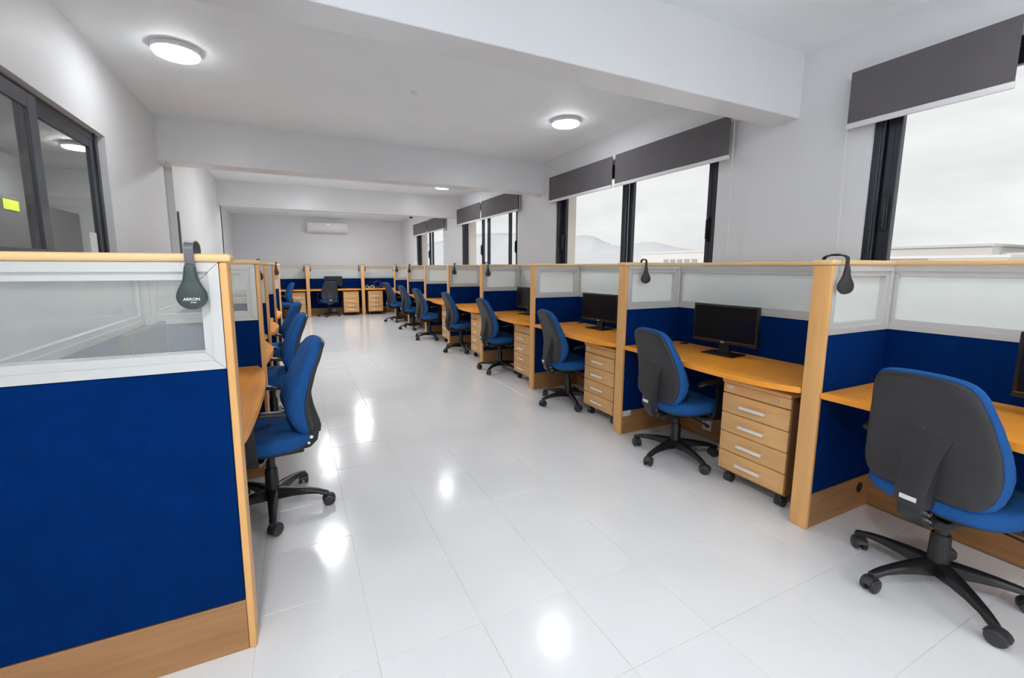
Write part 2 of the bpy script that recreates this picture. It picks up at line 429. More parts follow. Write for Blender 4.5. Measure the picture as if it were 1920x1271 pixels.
def far_block(name, label, x, y0, y1, d, z0, z1, mt, wins, wm='far_window', extra=None):
    b = MB(); b.box(0, d, y0 - (y0 + y1) / 2, y1 - (y0 + y1) / 2, 0, z1 - z0)
    r = tag(empty(name, (x, (y0 + y1) / 2, z0)), label, 'building', 'flat roofed buildings outside the windows')
    b.build('wall', mt, r)
    p = MB(); p.box(-.15, d + .15, y0 - (y0 + y1) / 2 - .15, y1 - (y0 + y1) / 2 + .15, z1 - z0 - .25, z1 - z0); p.build('parapet', 'far_building', r)
    for (a, c, q0, q1) in wins:
        w = MB(); w.box(-.05, .1, a - (y0 + y1) / 2, c - (y0 + y1) / 2, q0 - z0, q1 - z0); w.build('window', wm, r)
far_block('pale_building', 'long pale flat roofed block with a strip of dull windows under the hills', 60, 47.5, 63, 12, -8, 4.15, 'far_building',
          [(50.5 + 1.5 * i, 51.6 + 1.5 * i, 2.2, 2.8) for i in range(5)])
far_block('roof_house', 'tall plain concrete roof house behind the brick fronted building', 60, 17.5, 26.6, 10, -8, 3.72, 'far_building', [])
far_block('brick_building', 'low pale building with a dull brick panel in its front', 55, 15.0, 27.2, 4, -8, 2.55, 'far_building',
          [(20.2, 23.6, 1.6, 2.28), (24.6, 25.0, 1.75, 2.2), (18.0, 18.3, 1.5, 1.75), (17.4, 17.6, 1.5, 1.75)], 'far_brick')
far_block('low_building', 'low white building reaching out beside the tall roof house', 62, 13.2, 17.3, 8, -8, 2.85, 'far_building', [])

# ------------------------------------------------------------------ partition screens
def frame_rails(x0, x1, z0, z1, hw, parent, rail=.03, bead=.026, tw=.030):
    """four mitred rails of an aluminium frame in the local XZ plane, half thickness hw"""
    def rail_mesh(pa, pb, qa, qb, ra, rb):
        # pa-pb outer edge, qa-qb step edge, ra-rb inner edge (2D, x and z)
        m = MB()
        def ring(p, q, r): return [(p[0], -hw, p[1]), (q[0], -hw, q[1]), (q[0], -tw, q[1]), (r[0], -tw, r[1]),
                                   (r[0], tw, r[1]), (q[0], tw, q[1]), (q[0], hw, q[1]), (p[0], hw, p[1])]
        m.rings([ring(pa, qa, ra), ring(pb, qb, rb)])
        return m.build('frame_rail', 'aluminium', parent)
    g = .0008; a, c = rail, rail + bead
    O = [(x0, z0), (x1, z0), (x1, z1), (x0, z1)]
    S = [(x0 + a, z0 + a), (x1 - a, z0 + a), (x1 - a, z1 - a), (x0 + a, z1 - a)]
    I = [(x0 + c, z0 + c), (x1 - c, z0 + c), (x1 - c, z1 - c), (x0 + c, z1 - c)]
    for i in range(4):
        j = (i + 1) % 4
        d = Vector((O[j][0] - O[i][0], O[j][1] - O[i][1])).normalized() * g
        sh = lambda p, s: (p[0] + d.x * s, p[1] + d.y * s)
        rail_mesh(sh(O[i], 1), sh(O[j], -1), sh(S[i], 1), sh(S[j], -1), sh(I[i], 1), sh(I[j], -1))
    return I

def make_side_screen(glass, name='side_partition', DEPTH=DEPTH):
    r = empty(name); t = TP / 2
    MB().box(0, .024, -t, t, 0, HT - .001, .006, 2).build('post_board', 'beech_edge', r, True)
    MB().box(.0245, DEPTH, -t + .004, t - .004, 0, ZK - .0015, .002, 1).build('kick_board', 'beech_kick', r)
    MB().box(.0250, DEPTH, -t + .0055, t - .0055, ZK + .0015, ZB - .0015, .006, 2).build('fabric_panel', 'blue_fabric', r, True)
    I = frame_rails(.0255, DEPTH, ZB, HT - .001, t - .004, r)
    MB().box(I[0][0] - .01, I[1][0] + .01, -.004, .004, I[0][1] - .01, I[2][1] + .01).build('glass_pane', glass, r)
    MB().box(-.012, DEPTH - .002, -t - .006, t + .006, HT, HT + .026, .010, 3).build('cap', 'beech_cap', r, True)
    return r
def make_back_screen(glass, length, name='back_partition', thick=.05):
    """runs along local x from 0 to length"""
    r = empty(name); t = thick / 2; g = .002
    MB().box(g, length - g, -t + .003, t - .003, 0, ZK - .0015, .002, 1).build('kick_board', 'beech_kick', r)
    MB().box(g, length - g, -t + .0045, t - .0045, ZK + .0015, ZB - .0015, .005, 2).build('fabric_panel', 'blue_fabric', r, True)
    I = frame_rails(g, length - g, ZB, HT - .001, t - .002, r, tw=.016)
    MB().box(I[0][0] - .01, I[1][0] + .01, -.004, .004, I[0][1] - .01, I[2][1] + .01).build('glass_pane', glass, r)
    MB().box(.001, length - .001, -t - .012, t + .012, HT, HT + .026, .008, 3).build('cap', 'beech_cap', r, True)
    return r

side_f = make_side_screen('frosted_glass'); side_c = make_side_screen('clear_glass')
used = set()
def place(proto, loc, rz):
    o = proto if proto.name not in used else copy_tree(proto)
    used.add(proto.name if o is proto else o.name); o.location = loc; o.rotation_euler = (0, 0, rz)
    return o
GS, GB = 'partitions between the desks', 'partitions behind the desks'
sd = {1: 'with a headset straddling its post end', 2: 'with a white sticker on its kick board and a headset over the cap', 3: 'with nothing hung on its cap', 4: 'bare of headsets on its frosted pane',
      5: 'beside the third pedestal, with a slim headset on it', 6: 'with a headset on its cap near the third window', 7: 'past the white cup', 8: 'last before the end row'}
for i in range(1, 9):
    o = place(side_f, (XR, YR(i) + TP / 2, 0), 0)
    tag(o, '%s blue and frosted glass partition along the window row, %s' % (ORD[i], sd[i]), 'partition', GS)
if True:   # sticker and cable hole on the boards that show them
    pass
# window row back screens
back_f = make_back_screen('frosted_glass', WP - .002)
for i in range(0, 9):
    y0 = YR(i) + TP / 2
    o = place(back_f, (XR + DEPTH + .026, y0 + .001, 0), PI / 2)
    tag(o, '%s blue and frosted screen behind the window row desks, counted from the near end' % ORD[i + 1], 'partition', GB)
# wall row (left)
LY = [1.6502 + TP / 2 + WP * i for i in range(5)]
LX = [-.194, -.194, -.225, -.215, -.194]
ld = ['nearest big blue partition of the wall row with an olive headset hung over its clear glass', 'second partition of the wall row, clear glass beside the first blue chair',
      'third partition of the wall row, with an ear cup showing in its pane', 'fourth partition of the wall row, a thin slice between posts', 'fifth and last partition of the wall row, before the end row']
for i in range(5):
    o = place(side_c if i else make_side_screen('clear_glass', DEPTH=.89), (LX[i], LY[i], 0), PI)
    tag(o, ld[i], 'partition', GS)
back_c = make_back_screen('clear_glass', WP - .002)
for i in range(5):
    o = place(back_c, (-.194 - DEPTH - .026, LY[i] + .001, 0), PI / 2)
    tag(o, '%s screen behind the wall row desks, clear glass over blue, counted from the near end' % ORD[i + 1], 'partition', GB)
# end row: posts face the aisle
BX = [.345, 1.80]
for i, x in enumerate(BX):
    o = place(side_f, (x, YBR, 0), PI / 2)
    tag(o, 'partition across the end row, %s' % ['between the two blue chairs there', 'beside the desk heaped with cables'][i], 'partition', GS)
for i, (x0, ln) in enumerate(((-1.11, WP - .002), (BX[0], WP - .002), (BX[1], XR + DEPTH - BX[1] - .002))):
    if i == 0: o = back_e = make_back_screen('frosted_glass', ln)
    elif i == 1: o = copy_tree(back_e)
    else: o = make_back_screen('frosted_glass', ln)
    o.location = (x0 + .001, YBR + DEPTH + .026, 0)
    tag(o, ['screen behind the end row desk by the wall', 'screen behind the middle desk of the end row, a monitor before it', 'short screen behind the corner desk of the end row with cables heaped before it'][i], 'partition', GB)

# sticker on the second post board's side and oval cable hole in the first kick board are fixed pieces of those partitions
parts_by_label = {o['label']: o for o in bpy.data.objects if o.get('label')}
p2 = [o for l, o in parts_by_label.items() if l.startswith('second blue and frosted glass partition')][0]
s = MB(); s.box(.028, .112, -TP / 2 + .0005, -TP / 2 + .004, .152, .198); s.build('sticker', 'paper', p2)['label'] = 'white sticker'
p1 = [o for l, o in parts_by_label.items() if l.startswith('first blue and frosted glass partition')][0]
s = MB(); s.cyl((.502, -TP / 2 + .0045, .128), (.502, -TP / 2 + .0030, .128), .031, n=24); s.build('cable_hole', 'black_plastic', p1)['label'] = 'dark round cable hole'

# ------------------------------------------------------------------ desks
def desk_poly(prof, length, back=DEPTH - .004):
    """local: x from 0 (post plane) to back, y from 0 (near) to length; prof = [(u, bulge)]"""
    pts = [(-p, u * length) for u, p in prof]
    sm = chaikin([Vector((a, c, 0)) for a, c in pts], 2, closed=False)
    return [(back, 0.0)] + [(v.x, v.y) for v in sm] + [(back, length)]
def make_desk(prof, length, gx=.93, name='desk', gu=.9, bev=.012):
    r = empty(name)
    poly = desk_poly(prof, length)
    MB().prism(poly, ZD - .032, ZD, bev, 3).build('desk_top', 'desk_top', r, True, angle=35)
    g = MB(); g.lathe([(.034, ZD - .001), (.036, ZD + .003), (.030, ZD + .004), (.026, ZD + .002)], (DEPTH - .07, length * gu, 0), 24); g.build('grommet', 'black_plastic', r, True)
    for ya in (.02, length - .05): MB().box(DEPTH - .05, DEPTH - .01, ya, ya + .03, .62, ZD - .033, .002, 1).build('bracket', 'black_plastic', r)
    return r
profR = [(0, -.005), (.05, .03), (.14, .072), (.3, .080), (.45, .070), (.6, .035), (.75, .004), (.9, .0), (1, .0)]
LD = WP - TP - .006
desk_r = make_desk(profR, LD)
dd = ['bare orange desk behind the nearest chair, cut by the picture edge', 'orange desk with a wide monitor over the big pedestal', 'orange desk with a square looking monitor between second and third posts', 'orange desk whose monitor hides behind the third post',
      'fourth along orange desk, wavy front, no monitor showing', 'fifth along orange desk with wavy front edge', 'sixth orange desk showing a small corner between posts', 'seventh orange desk, mostly behind chairs', 'eighth orange desk next to the corner']
for i in range(0, 9):
    o = place(desk_r, (XR, YR(i) + TP + .003, 0), 0)
    tag(o, 'window row: ' + dd[i], 'desk', 'window row desks')
profL = [(0, -.02), (.06, .0), (.2, .012), (.4, .022), (.62, .026), (.8, .012), (.92, -.012), (1, -.05)]
profL2 = [(0, -.01), (.06, .0), (.2, .012), (.34, .024), (.42, .02), (.58, -.02), (.74, -.068), (.88, -.072), (.95, -.05), (1, -.08)]
def mirror_desk(prof, **kw):
    # placed with rz = PI: local y then runs towards the camera, so flip the profile
    return make_desk([(1 - u, p) for u, p in reversed(prof)], LD, gu=.1, **kw)
desk_l1 = mirror_desk(profL); desk_l2 = mirror_desk(profL2)
for i in range(4):
    src = desk_l1 if i == 0 else desk_l2
    o = place(src, (-.194, LY[i] + TP / 2 + .003 + LD, 0), PI)
    tag(o, 'wall row: ' + ['orange desk behind the clear glass, rounded front corner, first blue chair before it', 'orange desk with a deep wave in its front edge', 'orange desk corner between third and fourth posts', 'orange desk sliver by the last posts'][i], 'desk', 'wall row desks')
for i, (x0, ln) in enumerate(((-1.10, 1.395), (BX[0] + TP / 2 + .003, WP - TP - .006), (BX[1] + TP / 2 + .003, XR + DEPTH - BX[1] - TP / 2 - .012))):
    o = make_desk([(0, .0), (.3, .012 * (i < 2)), (.7, .012 * (i < 2)), (1, 0)], ln, gu=.5)
    o.location = (x0 + ln, YBR + (.012 if i == 2 else 0), 0); o.rotation_euler = (0, 0, PI / 2)
    tag(o, 'end row: ' + ['desk behind the sideways blue chair', 'desk with the monitor and the chair seen from behind', 'corner desk heaped with dark cables'][i], 'desk', 'end row desks')

# ------------------------------------------------------------------ pedestals
def make_pedestal(skip_first=False):
    r = empty('drawer_pedestal')
    MB().box(-.207, .207, .020, .50, .082, .664, .003, 1).build('carcass', 'pedestal_side', r)
    MB().box(-.212, .212, -.008, .50, .666, .688, .005, 2).build('top_board', 'pedestal_wood', r, True)
    rail = MB().box(-.208, .208, .002, .0195, .602, .663, .003, 1).build('lock_rail', 'pedestal_wood', r)
    lk = MB(); lk.cyl((.135, .0022, .632), (.135, -.004, .632), .011, .009, 20); lk.build('lock', 'chrome', rail, True)
    MB().box(-.185, -.135, .0005, .0019, .632, .650).build('sticker', 'paper', rail)
    h = .1255
    for k in range(4):
        z0 = .598 - (k + 1) * h
        d = MB().box(-.208, .208, .0, .0195, z0 + .0022, z0 + h - .0022, .004, 2).build('drawer', 'pedestal_wood', r, True)
        if skip_first and k == 0: continue
        hz = z0 + h * .5
        hm = MB(); hm.box(-.080, .080, -.028, -.016, hz - .010, hz + .009, .003, 2); hm.box(-.076, -.068, -.020, .001, hz - .005, hz + .005); hm.box(.068, .076, -.020, .001, hz - .005, hz + .005)
        hm.build('handle', 'steel_handle', d, True)
    for sx in (-.165, .165):
        for sy in (.06, .44):
            c = MB(); c.cyl((sx - .022, sy, .029), (sx + .022, sy, .029), .029, n=20); c.box(sx - .012, sx + .012, sy - .014, sy + .014, .05, .082)
            c.build('castor', 'castor_plastic', r, True)
    return r
ped = make_pedestal()
pl = ['big wooden four drawer pedestal with silver handles and a lock, under the wide monitor desk', 'wooden four drawer pedestal tucked by the second post, below the square looking monitor', 'wooden four drawer pedestal by the third post, partly hidden by it',
      'wooden pedestal strip showing past the fourth post', 'wooden pedestal sliver at the fifth post', 'wooden pedestal hidden low behind the sixth chair']
for i in range(1, 6):
    o = place(ped, (2.46, YR(i) + TP + .285, 0), -PI / 2)
    tag(o, pl[i - 1], 'pedestal', 'drawer pedestals')
ped_b = make_pedestal(True)
for j, (x, y, src) in enumerate(((1.465, 12.90, ped_b), (2.145, 12.90, ped), (.06, 12.92, ped))):
    o = place(src, (x, y, 0), 0)
    tag(o, ['end row pedestal right of the chair, its top drawer without a handle', 'end row pedestal with four handles under the cable heaped desk', 'end row pedestal half hidden behind the sideways chair'][j].replace('right of', 'beside'), 'pedestal', 'drawer pedestals')

# ------------------------------------------------------------------ chairs
def yback(z):
    pts = [(.47, -.205), (.55, -.190), (.62, -.183), (.70, -.194), (.80, -.222), (.90, -.262), (1.02, -.315)]
    if z <= pts[0][0]: return pts[0][1]
    for (a, va), (c, vc) in zip(pts, pts[1:]):
        if z <= c:
            t = (z - a) / (c - a); t = t * t * (3 - 2 * t) * .4 + t * .6
            return va + (vc - va) * t
    return pts[-1][1]
half = [(0, .464), (.10, .464), (.17, .470), (.213, .505), (.228, .59), (.222, .68), (.205, .785), (.182, .885), (.165, .940), (.135, .974), (.07, .985), (0, .987)]
outline = chaikin([Vector((x, 0, z)) for x, z in half] + [Vector((-x, 0, z)) for x, z in reversed(half[1:-1])], 1)
def back_ring(s, d, bulge=0.0, sz=None):
    cz = .715; sz = sz or s; out = []
    for p in outline:
        x = p.x * s; z = cz + (p.z - cz) * sz
        dd_ = d * (1 + bulge * math.exp(-((z - .62) / .11) ** 2)) if d > 0 else d
        out.append(Vector((x, yback(z) + dd_ + .25 * max(0, abs(x) - .1) ** 1.5, z)))
    return out
def superell(a, bq, n, N=36):
    o = []
    for i in range(N):
        t = 2 * PI * i / N; c, s = math.cos(t), math.sin(t)
        o.append((a * math.copysign(abs(c) ** (2 / n), c), bq * math.copysign(abs(s) ** (2 / n), s)))
    return o
def seat_ring(s, z, yo=.025):
    out = []
    for x, y in superell(.245 * s, .232 * s, 3.0):
        zz = z - 1.0 * max(0, y - .08) ** 2 + .18 * max(0, abs(x) - .12) ** 2 + .12 * max(0, -y - .1) ** 2
        out.append(Vector((x, y + yo, zz)))
    return out
def make_chair():
    r = empty('office_chair')
    MB().rings([seat_ring(s, z) for s, z in ((.955, .408), (1.0, .422), (1.005, .452), (.975, .474), (.90, .484), (.7, .487), (.35, .485))]).build('seat_cushion', 'chair_blue', r, True, angle=60)
    MB().rings([seat_ring(s, z) for s, z in ((.35, .372), (.62, .374), (.85, .390), (.965, .412), (.965, .420))]).build('seat_shell', 'shell_plastic', r, True, angle=60)
    mm = MB(); mm.box(-.085, .085, -.17, .10, .335, .375, .008, 2); mm.box(-.045, .045, -.205, -.14, .34, .385, .008, 2); mm.build('mechanism', 'black_plastic', r, True)
    MB().rings([back_ring(s, d, .4) for s, d in ((.2, .001), (.5, .001), (.8, .002), (.955, .004), (.985, .010), (1.0, .024), (1.0, .036), (.97, .052), (.88, .066), (.6, .076), (.25, .079))]).build('backrest_cushion', 'chair_blue', r, True, angle=60)
    sh = MB().rings([back_ring(s, d) for s, d in ((.2, -.004), (.5, -.004), (.8, -.003), (.955, .003), (.958, -.008), (.93, -.016), (.84, -.020), (.5, -.022), (.2, -.022))]).build('backrest_shell', 'shell_plastic', r, True, angle=50)
    # bracket: flared plate on the lower back running down to the mechanism
    rings = []
    for z, hw, off in ((.742, .098, -.0195), (.725, .094, -.025), (.69, .080, -.032), (.65, .068, -.040), (.60, .060, -.050), (.55, .056, -.058), (.50, .055, -.064), (.46, .054, -.066), (.43, .050, -.062)):
        y0 = yback(z); f_ = -.012 if z > .49 else .0
        rings.append([(-hw, y0 + f_, z), (-hw * .94, y0 + off, z), (-hw * .5, y0 + off - .004, z), (hw * .5, y0 + off - .004, z), (hw * .94, y0 + off, z), (hw, y0 + f_, z)])
    br = MB().rings(rings).build('back_bracket', 'shell_plastic', r, True, angle=50)
    a = MB(); a.strip([(0, -.232, .47), (0, -.238, .43), (0, -.228, .390), (0, -.200, .362), (0, -.15, .352)], (1, 0, 0), .040, [.018, .022, .024, .022, .016], None)
    a.build('back_arm', 'black_plastic', r, True)
    q = MB(); q.box(-.028, .028, -.2775, -.2735, .455, .474, .001, 1); q.build('label_plate', 'paper', br)
    for sx in (-1, 1):
        for yy, zz, rr_ in ((-.215, .405, .010), (-.200, .372, .008)):
            MB().cyl((sx * .036, yy, zz), (sx * .052, yy, zz), rr_, n=14).build('bolt', 'chrome', r, True)
    # gas lift
    c = MB(); c.lathe([(.024, .20), (.024, .338)], n=20); c.lathe([(.040, .075), (.040, .120), (.036, .135), (.034, .235), (.030, .250)], n=24); c.build('gas_lift', 'black_plastic', r, True)
    lv = MB(); lv.tube([(.06, .02, .352), (.14, .03, .350), (.23, .035, .342)], .005, 8); lv.tube([(.23, .035, .342), (.27, .037, .337)], [.009, .008], 8); lv.build('lever', 'black_plastic', r, True)
    # armrests
    for sx in (-1, 1):
        am = MB()
        am.strip([(sx * .12, .05, .368), (sx * .22, .08, .366), (sx * .268, .10, .385), (sx * .282, .105, .44), (sx * .284, .105, .635)], (0, 1, 0), [.035, .035, .037, .036, .030], .009, None)
        ao = am.build('armrest', 'black_plastic', r, True)
        pm = MB(); rr = []
        for y, hw, zc, ht in ((-.125, .012, .628, .006), (-.12, .022, .633, .010), (-.09, .028, .643, .013), (0, .030, .650, .014), (.09, .028, .648, .014), (.125, .022, .640, .011), (.135, .010, .634, .006)):
            rr.append([(sx * .280 + hw * math.cos(2 * PI * i / 12), y + .05, zc + ht * math.sin(2 * PI * i / 12)) for i in range(12)])
        pm.rings(rr).build('arm_pad', 'black_plastic', ao, True, angle=60)
    # five-star base
    sb = MB()
    for k in range(5):
        th = 2 * PI * k / 5; d = Vector((math.cos(th), math.sin(th), 0)); sd_ = Vector((-math.sin(th), math.cos(th), 0)); rr = []
        for ra, hw, z0, z1 in ((.012, .030, .070, .128), (.06, .029, .074, .128), (.12, .026, .082, .122), (.19, .022, .083, .112), (.25, .019, .078, .100), (.285, .018, .066, .088), (.305, .014, .066, .082)):
            p = d * ra
            rr.append([p + sd_ * hw + Vector((0, 0, z0)), p + sd_ * hw * .9 + Vector((0, 0, z1 - .006)), p + sd_ * hw * .55 + Vector((0, 0, z1)),
                       p - sd_ * hw * .55 + Vector((0, 0, z1)), p - sd_ * hw * .9 + Vector((0, 0, z1 - .006)), p - sd_ * hw + Vector((0, 0, z0))])
        sb.rings(rr)
    base = sb.build('star_base', 'black_plastic', r, True, angle=45)
    cm = MB()
    for sx in (-1, 1): cm.lathe([(.020, 0), (.0265, .004), (.028, .010), (.0265, .016), (.020, .0185)], (0, 0, 0), 18)
    # turn second wheel into place
    vs = list(cm.bm.verts); n_ = len(vs) // 2
    for i, v in enumerate(vs):
        zz = v.co.z + (.005 if i < n_ else -.0235)
        v.co = Vector((v.co.x, zz, v.co.y + .0285))
    cm.cyl((0, -.006, .0285), (0, .006, .0285), .012, n=12)
    hood = []
    for wy in (-.013, .013):
        hood.append([(.031 * math.cos(PI * i / 8 + .25), wy, .0285 + .031 * math.sin(PI * i / 8 + .25)) for i in range(8)])
    cm.rings(hood); cm.cyl((-.014, 0, .05), (-.014, 0, .072), .008, n=10)
    c0 = cm.build('castor', 'castor_plastic', base, True, angle=40)
    for k in range(5):
        th = 2 * PI * k / 5; cc = c0 if k == 0 else inst(c0, base)
        ra = [.3, 1.9, -.6, 2.6, 1.1][k]
        cc.location = (.292 * math.cos(th) + .014 * math.cos(ra), .292 * math.sin(th) + .014 * math.sin(ra), 0); cc.rotation_euler = (0, 0, ra); cc.scale = (1.22, 1.22, 1.12)
    return r
chair0 = make_chair()
def put_chair(x, y, face_deg, star_deg, label, drop=0.0, first=[True]):
    """face_deg: world heading of the sitter; star_deg: world heading of one base arm"""
    o = chair0 if first[0] else copy_tree(chair0); first[0] = False
    o.location = (x, y, 0); rz = math.radians(face_deg - 90); o.rotation_euler = (0, 0, rz)
    for c in o.children:
        if c.name.startswith('star_base'): c.rotation_euler = (0, 0, math.radians(star_deg) - rz)
        elif not c.name.startswith('gas_lift'): c.location.z = -drop         # gas lift set lower
    return tag(o, label, 'chair', 'office chairs')
put_chair(2.478, .745, -6, 159, 'nearest blue and charcoal office chair, its full dark back turned to the camera')
put_chair(2.50, 2.20, -8, 188, 'office chair drawn up to the desk with the wide monitor and big pedestal', .02)
put_chair(2.505, 3.60, -10, 182, 'office chair at the desk with the square looking monitor', .015)
put_chair(2.475, 5.16, -4, 216, 'office chair before the desk whose monitor hides behind the third post')
put_chair(2.48, 6.67, -2, 192, 'fourth office chair along the wavy fronted window row desks')
put_chair(2.352, 8.08, 4, 205, 'fifth office chair along the window row, its bright blue seat pulled out')
put_chair(2.40, 9.55, 4, 186, 'sixth office chair along the window row')
put_chair(2.37, 11.03, 6, 180, 'seventh and last office chair along the window row, before the corner pedestal')
put_chair(-.175, 2.65, 186, -16, 'nearest bright blue office chair of the wall row, seen from its side with armrest')
put_chair(-.215, 4.12, 184, 10, 'second bright blue office chair of the wall row')
put_chair(-.24, 5.50, 186, 30, 'third blue office chair of the wall row, mostly behind the second')
put_chair(-.30, 12.30, 192, 20, 'small sideways blue office chair standing before the wall end of the end row')
put_chair(.87, 12.98, 96, 250, 'office chair at the middle desk of the end row, seen from behind')

# ------------------------------------------------------------------ monitors
def make_monitor():
    """faces -Y locally, base at z=0"""
    r = empty('computer_monitor')
    MB().box(-.12, .12, -.085, .085, 0, .010, .003, 2).build('foot', 'bezel_black', r, True)
    nk = MB(); nk.rings([[(-.040, .0, .008), (.040, .0, .008), (.040, .035, .008), (-.040, .035, .008)], [(-.034, .012, .12), (.034, .012, .12), (.034, .035, .12), (-.034, .035, .12)],
                         [(-.034, .014, .22), (.034, .014, .22), (.034, .030, .22), (-.034, .030, .22)]]); nk.build('neck', 'bezel_black', r)
    bz = MB(); x0, x1, z0, z1, t = -.245, .245, .080, .362, .013
    bz.box(x0, x1, -.018, .012, z0, z1, .004, 2)
    hs = bz.build('housing', 'bezel_black', r, True)
    bk = MB(); bk.rings([[(-.2, .011, .11), (.2, .011, .11), (.2, .011, .33), (-.2, .011, .33)], [(-.13, .035, .15), (.13, .035, .15), (.13, .035, .29), (-.13, .035, .29)]]); bk.build('rear_cover', 'bezel_black', r)
    MB().box(x0 + .014, x1 - .014, -.0190, -.0178, z0 + .024, z1 - .014).build('screen', 'screen_black', r)
    MB().box(x0 + .006, x1 - .006, -.0195, -.0180, z0 + .0205, z0 + .0225).build('trim_line', 'headset_grey', r)
    text_mesh('DELL', .013, 'lettering', 'print_white', hs, (0, -.0186, z0 + .0105), (PI / 2, 0, 0))
    return r
mon = make_monitor()
for x, y, a, lb in ((2.82, 2.10, -86, 'wide black monitor on the desk above the big pedestal'), (2.83, 3.53, -84, 'black monitor on the desk between the second and third posts'),
                    (2.83, 5.03, -84, 'black monitor half hidden by the third post of the window row'), (2.82, .45, -88, 'black monitor cut off at the picture edge beside the nearest chair'),
                    (1.03, 13.25, 0, 'small dark monitor on the middle desk of the end row'), (-.61, 2.36, 88, 'dark monitor seen through the clear glass of the nearest wall row partition')):
    o = mon if 'wide' in lb else copy_tree(mon)
    o.location = (x, y, ZD + .0005); o.rotation_euler = (0, 0, math.radians(a)); tag(o, lb, 'monitor', 'computer monitors')

# ------------------------------------------------------------------ headsets
def make_headset(green=False, spread=.062, name='headset'):
    """straddles along local Y, cups hang at +-Y; local z=0 is the top of the cap"""
    r = empty(name); hm = 'headset_green' if green else 'shell_plastic'
    band = [(0, spread * 1.02 * math.cos(t), (.006 if green else -.004) + (.030 if green else .026) * math.sin(t) ** .7) for t in [PI * i / 12 for i in range(13)]]
    band = [(0, band[0][1] - 0, -.045)] + band + [(0, band[-1][1], -.045)]
    MB().strip(band, (1, 0, 0), .0125 if green else .008, .0022 if green else .003, None).build('headband', 'headset_grey' if green else 'headset_black', r, True)
    if not green:
        MB().box(-.014, .014, -.022, .022, .016, .027, .004, 2).build('band_pad', 'headset_black', r, True)
    for s in (-1, 1):
        y0 = s * spread
        prof = [(-.035, .010), (-.045, .0155), (-.07, .018), (-.09, .023), (-.11, .033), (-.127, .041), (-.145, .0425), (-.162, .036), (-.174, .022), (-.178, .006)] if green else \
               [(-.03, .008), (-.045, .012), (-.07, .015), (-.09, .020), (-.108, .031), (-.124, .037), (-.140, .0385), (-.156, .034), (-.168, .021), (-.173, .005)]
        L_ = [Vector((w, 0, z)) for z, w in prof] + [Vector((-w, 0, z)) for z, w in reversed(prof)]
        L_ = chaikin(L_, 1)
        def rg(sc_, d): return [Vector((p.x * sc_, y0 + s * d, (p.z + .125) * (sc_ if abs(sc_) < 1 else 1) - .125)) for p in L_]
        cp = MB().rings([rg(.97, -.001), rg(1.0, .004), rg(.97, .010), rg(.8, .014)]).build('ear_cup', hm, r, True, angle=50)
        zc = -.140
        rr = .037 if green else .034
        MB().cyl((0, y0 - s * .001, zc), (0, y0 - s * .011, zc), rr, rr * .8, 20).build('ear_cushion', 'headset_black', cp, True)
        if green and s == 1:
            text_mesh('ARKON', .0125, 'lettering', 'print_white', cp, (.0, y0 + .0152, -.146), (PI / 2, 0, PI))
            text_mesh('ST360', .006, 'model_lettering', 'print_white', cp, (-.004, y0 + .0152, -.156), (PI / 2, 0, PI))
    return r
hg = make_headset(True, .062)
hg.location = (-.292, LY[0], HT + .030); hg.rotation_euler = (0, 0, PI)
tag(hg, 'olive green headset with white lettering hung over the nearest wall row partition', 'headset', 'headsets hung on partitions')
h0 = make_headset(False, .083)
hs0 = [(2.50, YR(1) + TP / 2, -28, 'black headset straddling the first post of the window row'), (2.62, YR(2) + TP / 2, -30, 'black headset over the second window row partition, one ear cup against frosted glass'),
       (2.49, YR(4) + TP / 2, -10, 'black headset on the fourth partition of the window row'), (2.53, YR(5) + TP / 2, -24, 'black headset leaning on the fifth partition of the window row'),
       (2.46, YR(7) + TP / 2, -20, 'small black headset on the seventh partition of the window row'), (2.44, YR(8) + TP / 2, 10, 'small black headset on the eighth partition of the window row'),
       (-.40, LY[1], 184, 'headset peeping over the second partition of the wall row'), (-.29, LY[2], 180, 'headset whose ear cup hangs in the third wall row pane'), (-.235, LY[4], 180, 'headset on the last partition of the wall row')]
for i, (x, y, a, lb) in enumerate(hs0):
    o = h0 if i == 0 else copy_tree(h0)
    o.location = (x, y, HT + .030); o.rotation_euler = (0, 0, math.radians(a)); tag(o, lb, 'headset', 'headsets hung on partitions')
for x, lb in ((BX[0], 'headset over the end row partition between the two chairs'), (BX[1], 'headset over the end row partition by the cable heap')):
    o = copy_tree(h0); o.location = (x, YBR + .12, HT + .030); o.rotation_euler = (0, 0, PI / 2); tag(o, lb, 'headset', 'headsets hung on partitions')

# ------------------------------------------------------------------ blinds
def make_blind(length):
    """local: y from 0 to length, top at z=0, hangs down; faces -X"""
    r = empty('roller_blind')
    rl = MB(); rl.cyl((.024, .004, -.026), (.024, length - .004, -.026), .020, n=20); rl.build('roller', 'white_plastic', r, True)
    MB().box(.002, .0035, .006, length - .006, -.30, -.012).build('fabric', 'blind_fabric', r)
    MB().box(-.006, .010, .004, length - .004, -.332, -.300, .004, 2).build('bottom_bar', 'white_rail', r, True)
    for ya, yb in ((length - .004, length + .012), (-.012, .004)):
        bk = MB(); bk.cyl((.024, ya, -.026), (.024, yb, -.026), .023, n=18); bk.box(.018, .056, (ya + yb) / 2 - .004, (ya + yb) / 2 + .004, -.05, .0, .002, 1)
        bk.build('end_bracket', 'white_plastic', r, True)
    return r
BL = [(.895, 1.575, 1, True), (-.40, .87, 1, False), (2.345, 3.655, 2, True), (3.685, 4.925, 2, False), (5.775, 7.165, 3, True), (7.195, 8.42, 3, False), (9.245, 10.58, 4, True), (10.61, 11.93, 4, False)]
